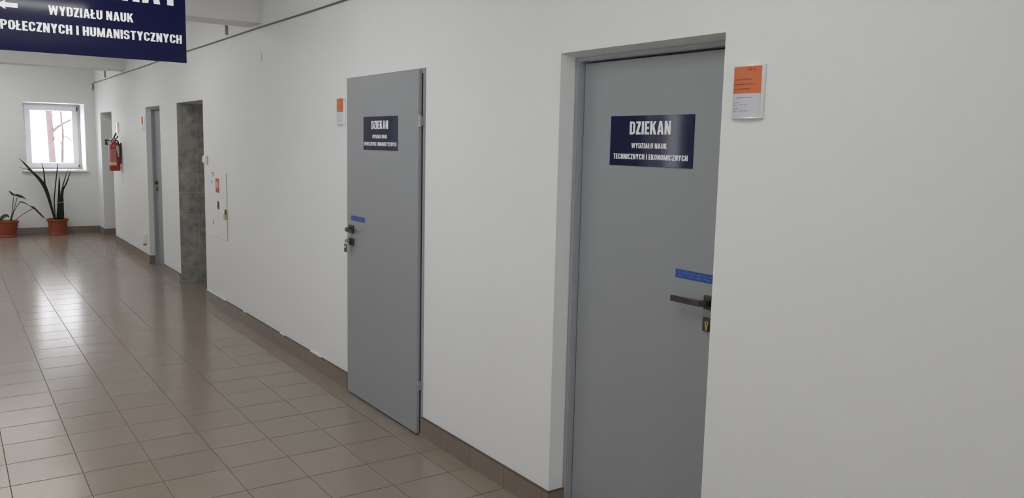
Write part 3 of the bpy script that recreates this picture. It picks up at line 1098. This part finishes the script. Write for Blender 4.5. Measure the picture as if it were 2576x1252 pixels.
tube(bm, spline([(ex_c.x + 0.015, ex_c.y - 0.01, ex_c.z + 0.444), (hx - 0.005, ex_c.y - 0.035, ex_c.z + 0.415), (hx + 0.012, ex_c.y - 0.068, ex_c.z + 0.33), (hx + 0.006, ex_c.y - 0.074, ex_c.z + 0.24), (hx + 0.004, ex_c.y - 0.072, ex_c.z + 0.19)], 8), 0.010, 10)
obj('hose', bm, m_black, ex, smooth=True)
bm = bmesh.new()
tube(bm, [(hx - 0.022, ex_c.y - 0.066, ex_c.z + 0.36), (hx - 0.012, ex_c.y - 0.070, ex_c.z + 0.28), (hx - 0.004, ex_c.y - 0.070, ex_c.z + 0.20)], [0.024, 0.018, 0.011], 12)
obj('nozzle', bm, mat('grey_nozzle', (0.45, 0.44, 0.47), 0.35), ex, smooth=True)
bm = bmesh.new()
box(bm, -0.018, 0.0, ex_c.y - 0.022, ex_c.y + 0.022, ex_c.z + 0.10, ex_c.z + 0.40, 0.002)
box(bm, -0.03, 0.0, ex_c.y - 0.015, ex_c.y + 0.015, ex_c.z + 0.36, ex_c.z + 0.385, 0.002)
obj('wall_bracket', bm, m_red, ex)

# green evacuation sign on the far side of the last opening
eg = thing('exit_sign', 'small green and white evacuation sign behind the fire extinguisher', 'sign', (0.125, 14.80, 1.47))
obj('plate', boxes((0.052, 0.200, 14.797, 14.80, 1.474, 1.562)), m_green, eg)
bm = bmesh.new()
for poly in ([(0.092, 1.536), (0.142, 1.536), (0.142, 1.486), (0.092, 1.486)], [(0.078, 1.528), (0.092, 1.534), (0.092, 1.522), (0.078, 1.514)], [(0.15, 1.505), (0.172, 1.505), (0.172, 1.492), (0.192, 1.515), (0.172, 1.54), (0.172, 1.525), (0.15, 1.525)]):
    bm.faces.new([bm.verts.new((a, 14.7964, b)) for a, b in poly])
obj('pictogram', bm, m_white_vinyl, eg, recalc=False)

# ------------------------------------------------------------------ cable, clips, sensor, crack
bm = bmesh.new()
n = 60
pts = []
for i in range(n + 1):
    yy = YN + 0.05 + (YF - 0.06 - YN - 0.05) * i / n
    pts.append((-0.0065, yy, 2.482 + 0.010 * math.exp(-((yy - 9.0) / 2.2) ** 2) + 0.002 * math.sin(yy * 2.1)))
tube(bm, pts, 0.0062, 8)
tag(obj('wall_cable', bm, m_cable, smooth=True), 'thin dark cable running along the top of the white wall', 'cable')
for yy, zz in ((7.51, 2.517), (14.12, 2.507)):
    hk = thing('cable_stub', 'short grey conduit stub above the cable ' + ('just past the beam nearer the hanging sign' if yy < 10 else 'close to the end wall'), 'conduit', (0, yy, zz), group='short conduit stubs above the wall cable')
    bm = bmesh.new()
    tube(bm, [(-0.013, yy, zz), (-0.013, yy, zz + 0.100)], 0.0125, 12)
    obj('conduit', bm, m_hinge, hk, smooth=True)
    obj('clip', boxes((-0.020, 0.0, yy - 0.016, yy + 0.016, zz + 0.075, zz + 0.087), bev=0.001), m_hinge, hk)
se = thing('motion_sensor', 'small white sensor high in the corner above the end window', 'sensor', (-0.045, YF, 2.36))
obj('housing', boxes((-0.075, -0.030, YF - 0.035, YF, 2.395, 2.455), bev=0.008), m_white_pl, se)
bm = bmesh.new()
tube(bm, spline([(-0.030, YF - 0.012, 2.46), (-0.015, YF - 0.010, 2.47), (-0.012, YF - 0.010, 2.42), (-0.018, YF - 0.010, 2.362)], 6), 0.004, 8)
obj('lead', bm, m_cable, se)
bm = bmesh.new()
pts = [(6.600, 2.300), (6.584, 2.285), (6.573, 2.268), (6.569, 2.250), (6.578, 2.238), (6.600, 2.224)]
for (a, b), (c, d) in zip(pts, pts[1:]):
    tube(bm, [(0.0, a, b), (0.0, c, d)], 0.003, 6)
bpy_o = obj('plaster_crack', bm, m_mark)
tag(bpy_o, 'short curved crack in the plaster above the wall cabinet', 'crack', kind='structure')


# ------------------------------------------------------------------ potted plants
def pot(parent, c, prof, rim_r):
    bm = bmesh.new()
    lathe(bm, prof, c, 44, True, False)
    obj('pot', bm, m_terra, parent, smooth=True)


def blade(parent, pts, widths, m, fold=0.25, name='leaf', face=(0.15, -1, 0.1), thick=0.004):
    """leaf blade along a spline; widths at equal spacing; gently folded along its midrib"""
    P = spline(pts, 7)
    n = len(P)
    bm = bmesh.new()
    rows = []
    f = Vector(face).normalized()
    for i, p in enumerate(P):
        t = i / (n - 1)
        k = t * (len(widths) - 1)
        j = min(int(k), len(widths) - 2)
        w = widths[j] + (widths[j + 1] - widths[j]) * (k - j)
        d = (P[min(i + 1, n - 1)] - P[max(i - 1, 0)]).normalized()
        s = d.cross(f)
        s = s.normalized() if s.length > 1e-4 else Vector((1, 0, 0))
        nn = s.cross(d).normalized()
        rows.append([bm.verts.new(p - s * w / 2 + nn * w * fold * 0.5 - nn * thick * .3), bm.verts.new(p - s * w / 4), bm.verts.new(p + nn * (-thick)), bm.verts.new(p + s * w / 4), bm.verts.new(p + s * w / 2 + nn * w * fold * 0.5 - nn * thick * .3)])
    for a, b in zip(rows, rows[1:]):
        for j in range(4):
            bm.faces.new((a[j], a[j + 1], b[j + 1], b[j]))
    r = bmesh.ops.solidify(bm, geom=bm.faces[:], thickness=thick)
    return obj(name, bm, m, parent, smooth=True)


c2 = Vector((-0.640, 15.165, 0.0))
sp = thing('potted_snake_plant', 'tall snake plant in terracotta pot under the end window', 'plant', c2)
pot(sp, c2, [(0.120, 0.0), (0.131, 0.004), (0.131, 0.026), (0.125, 0.036), (0.126, 0.05), (0.138, 0.20), (0.143, 0.222), (0.158, 0.228), (0.164, 0.240), (0.164, 0.256), (0.155, 0.262), (0.147, 0.258), (0.144, 0.235)], 0.164)
bm = bmesh.new()
lathe(bm, [(0.142, 0.235), (0.06, 0.243)], c2, 28, False, True)
obj('soil', bm, m_soil, sp, smooth=True)
YL = 15.10


def L(pts, dy=0.0, lean=0.0):
    n = len(pts)
    return [(a, 15.15 + (YL - 15.15 + dy) * min(1, i / max(1, n - 1) * 1.4) + lean * i / max(1, n - 1), b) for i, (a, b) in enumerate(pts)]


blade(sp, L([(-0.680, 0.238), (-0.81, 0.77), (-1.0, 1.065), (-1.144, 1.245)], -0.02), [0.0186, 0.0298, 0.0347, 0.0310, 0.0248, 0.0025], m_snake)
blade(sp, L([(-0.664, 0.238), (-0.725, 0.443), (-0.765, 0.669), (-0.798, 0.814), (-0.808, 1.037), (-0.84, 1.195)], 0.01), [0.0161, 0.0223, 0.0248, 0.0248, 0.0223, 0.0161, 0.0019], m_snake)
blade(sp, L([(-0.672, 0.238), (-0.763, 0.713), (-0.844, 0.882), (-0.936, 0.993), (-1.001, 1.048), (-1.137, 1.095)], 0.06), [0.0161, 0.0248, 0.0384, 0.0372, 0.0285, 0.0161, 0.0019], m_snake, face=(0.5, -1, 0.4))
blade(sp, L([(-0.670, 0.238), (-0.678, 0.51), (-0.659, 0.735), (-0.615, 1.071), (-0.599, 1.166)], 0.02), [0.0149, 0.0174, 0.0174, 0.0161, 0.0136, 0.0019], m_snake)
blade(sp, L([(-0.625, 0.238), (-0.618, 0.45), (-0.612, 0.621), (-0.600, 0.847), (-0.597, 0.976)], -0.03), [0.0820, 0.0560, 0.0430, 0.0330, 0.0220, 0.0030], m_snake)
blade(sp, L([(-0.603, 0.238), (-0.590, 0.45), (-0.572, 0.666), (-0.524, 0.869), (-0.45, 1.094)], 0.03), [0.0680, 0.0520, 0.0330, 0.0200, 0.0140, 0.0020], m_snake)
blade(sp, L([(-0.578, 0.238), (-0.570, 0.50), (-0.555, 0.711), (-0.49, 0.857), (-0.414, 1.077)], -0.01), [0.0680, 0.0560, 0.0400, 0.0260, 0.0190, 0.0020], m_snake)
bm = bmesh.new()
ring = [(-0.612 + 0.062 * math.cos(q), 15.105 + 0.05 * math.sin(q), 0.530 + 0.010 * math.cos(q)) for q in [i * 2 * math.pi / 24 for i in range(25)]]
tube(bm, ring, 0.0030, 6, cap=False)
obj('string', bm, m_string, sp)

c1 = Vector((-1.345, 15.10, 0.0))
hp = thing('potted_houseplant', 'low drooping houseplant in terracotta pot left of the snake plant', 'plant', c1)
pot(hp, c1, [(0.105, 0.0), (0.118, 0.004), (0.118, 0.026), (0.108, 0.036), (0.112, 0.05), (0.128, 0.105), (0.142, 0.165), (0.148, 0.205), (0.152, 0.226), (0.160, 0.234), (0.164, 0.244), (0.162, 0.256), (0.152, 0.259), (0.146, 0.25), (0.143, 0.23)], 0.164)
bm = bmesh.new()
lathe(bm, [(0.141, 0.232), (0.06, 0.244)], c1, 28, False, True)
obj('soil', bm, m_soil, hp, smooth=True)
YP = 15.05
for pts, r in (([(-1.312, 0.235), (-1.278, 0.375), (-1.243, 0.640)], 0.0055), ([(-1.305, 0.235), (-1.253, 0.419), (-1.196, 0.622)], 0.0050), ([(-1.297, 0.235), (-1.238, 0.429), (-1.160, 0.550)], 0.0050), ([(-1.262, 0.237), (-1.124, 0.36), (-0.985, 0.445)], 0.0050)):
    bm = bmesh.new()
    tube(bm, spline([(a, 15.09 - 0.04 * min(1, i), b) for i, (a, b) in enumerate(pts)], 6), [r] * 13, 8)
    obj('stem', bm, m_stem, hp, smooth=True)


def Lp(pts, y=YP, dy=0.0):
    return [(a, y + dy * i / (len(pts) - 1), b) for i, (a, b) in enumerate(pts)]


blade(hp, Lp([(-1.306, 0.734), (-1.273, 0.692), (-1.251, 0.665), (-1.200, 0.648)], YP, -0.05), [0.0066, 0.0330, 0.0462, 0.0594, 0.0462, 0.0132], m_leaf, face=(0.2, -0.5, 1.0), fold=0.35)
blade(hp, Lp([(-1.225, 0.668), (-1.177, 0.642), (-1.121, 0.624), (-1.066, 0.585)], YP + 0.02, 0.05), [0.0079, 0.0594, 0.0693, 0.0528, 0.0264, 0.0026], m_leaf, face=(0.3, -0.9, 1.0), fold=0.3)
blade(hp, Lp([(-1.176, 0.556), (-1.130, 0.545), (-1.088, 0.525), (-1.000, 0.470)], YP, 0.02), [0.0066, 0.0330, 0.0462, 0.0396, 0.0198, 0.0026], m_leaf, face=(0.3, -0.4, 1.0), fold=0.35)
blade(hp, Lp([(-1.030, 0.484), (-0.980, 0.455), (-0.912, 0.376), (-0.866, 0.319), (-0.824, 0.279)], YP, -0.03), [0.0106, 0.0462, 0.0396, 0.0370, 0.0304, 0.0040], m_leaf, face=(0.5, -0.7, 0.6), fold=0.3)
blade(hp, Lp([(-1.450, 0.250), (-1.405, 0.318), (-1.354, 0.347), (-1.315, 0.322)], YP - 0.03, -0.05), [0.0079, 0.0528, 0.0660, 0.0594, 0.0330, 0.0040], m_leaf, face=(-0.3, -0.9, 0.7), fold=0.25)

# ------------------------------------------------------------------ outdoors
struct('ground', boxes((-70, 70, -40, 150, -0.5, -0.3)), m_snow, 'pale snowy ground outside', 'ground')


def tree(label, trunk, r0, r1, branches):
    t = thing('bare_tree', label, 'tree', trunk[0], group='bare trees outside the end window')
    bm = bmesh.new()
    P = spline(trunk, 6)
    tube(bm, P, [r0 + (r1 - r0) * i / (len(P) - 1) for i in range(len(P))], 14)
    obj('trunk', bm, m_bark, t, smooth=True)
    for pts, ra, rb in branches:
        bm = bmesh.new()
        Q = spline(pts, 5)
        tube(bm, Q, [ra + (rb - ra) * i / (len(Q) - 1) for i in range(len(Q))], 8)
        obj('branch', bm, m_bark, t, smooth=True)


Yt = 24.0
tree('thick pale tree trunk seen through the end window', [(0.20, Yt, -0.3), (0.155, Yt, 1.3), (0.125, Yt, 2.3), (0.04, Yt, 4.5), (0.02, Yt, 6.0)], 0.082, 0.06,
     [([(0.19, Yt, 1.70), (0.34, Yt - .1, 1.85), (0.62, Yt - .2, 2.02), (1.3, Yt - .3, 2.3)], 0.040, 0.018), ([(0.20, Yt, 2.10), (0.29, Yt - .1, 2.17), (0.36, Yt - .2, 2.165)], 0.010, 0.005), ([(0.20, Yt, 1.42), (0.24, Yt - .1, 1.60), (0.29, Yt - .1, 1.62)], 0.014, 0.005), ([(0.13, Yt, 1.30), (0.0, Yt + .3, 2.9), (-0.5, Yt + .5, 3.8)], 0.02, 0.01), ([(0.06, Yt, 3.2), (0.7, Yt, 3.9), (1.2, Yt, 4.7)], 0.035, 0.012)])
tree('thin bare tree right of the thick trunk outside the end window', [(0.40, Yt + .6, -0.3), (0.46, Yt + .6, 1.2), (0.49, Yt + .6, 1.7), (0.46, Yt + .6, 2.3), (0.47, Yt + .6, 4.8)], 0.034, 0.018,
     [([(0.46, Yt + .6, 1.35), (0.36, Yt + .5, 1.50), (0.26, Yt + .5, 1.54)], 0.012, 0.005), ([(0.49, Yt + .6, 1.62), (0.40, Yt + .5, 1.70), (0.36, Yt + .5, 1.72)], 0.008, 0.004), ([(0.46, Yt + .6, 2.15), (0.58, Yt + .5, 2.13), (0.68, Yt + .5, 2.07)], 0.008, 0.005), ([(0.53, Yt + .6, 1.60), (0.62, Yt + .5, 1.52), (0.72, Yt + .5, 1.42)], 0.016, 0.010), ([(0.44, Yt + .6, 1.15), (0.33, Yt + .5, 1.17), (0.24, Yt + .5, 1.165)], 0.006, 0.004)])
tree('slender bare tree nearest the right edge of the end window', [(0.66, Yt - .4, -0.3), (0.67, Yt - .4, 1.2), (0.655, Yt - .4, 1.9), (0.66, Yt - .4, 2.4), (0.72, Yt - .4, 4.2)], 0.016, 0.010,
     [([(0.66, Yt - .4, 1.55), (0.60, Yt - .5, 1.66), (0.56, Yt - .5, 1.70)], 0.006, 0.003)])
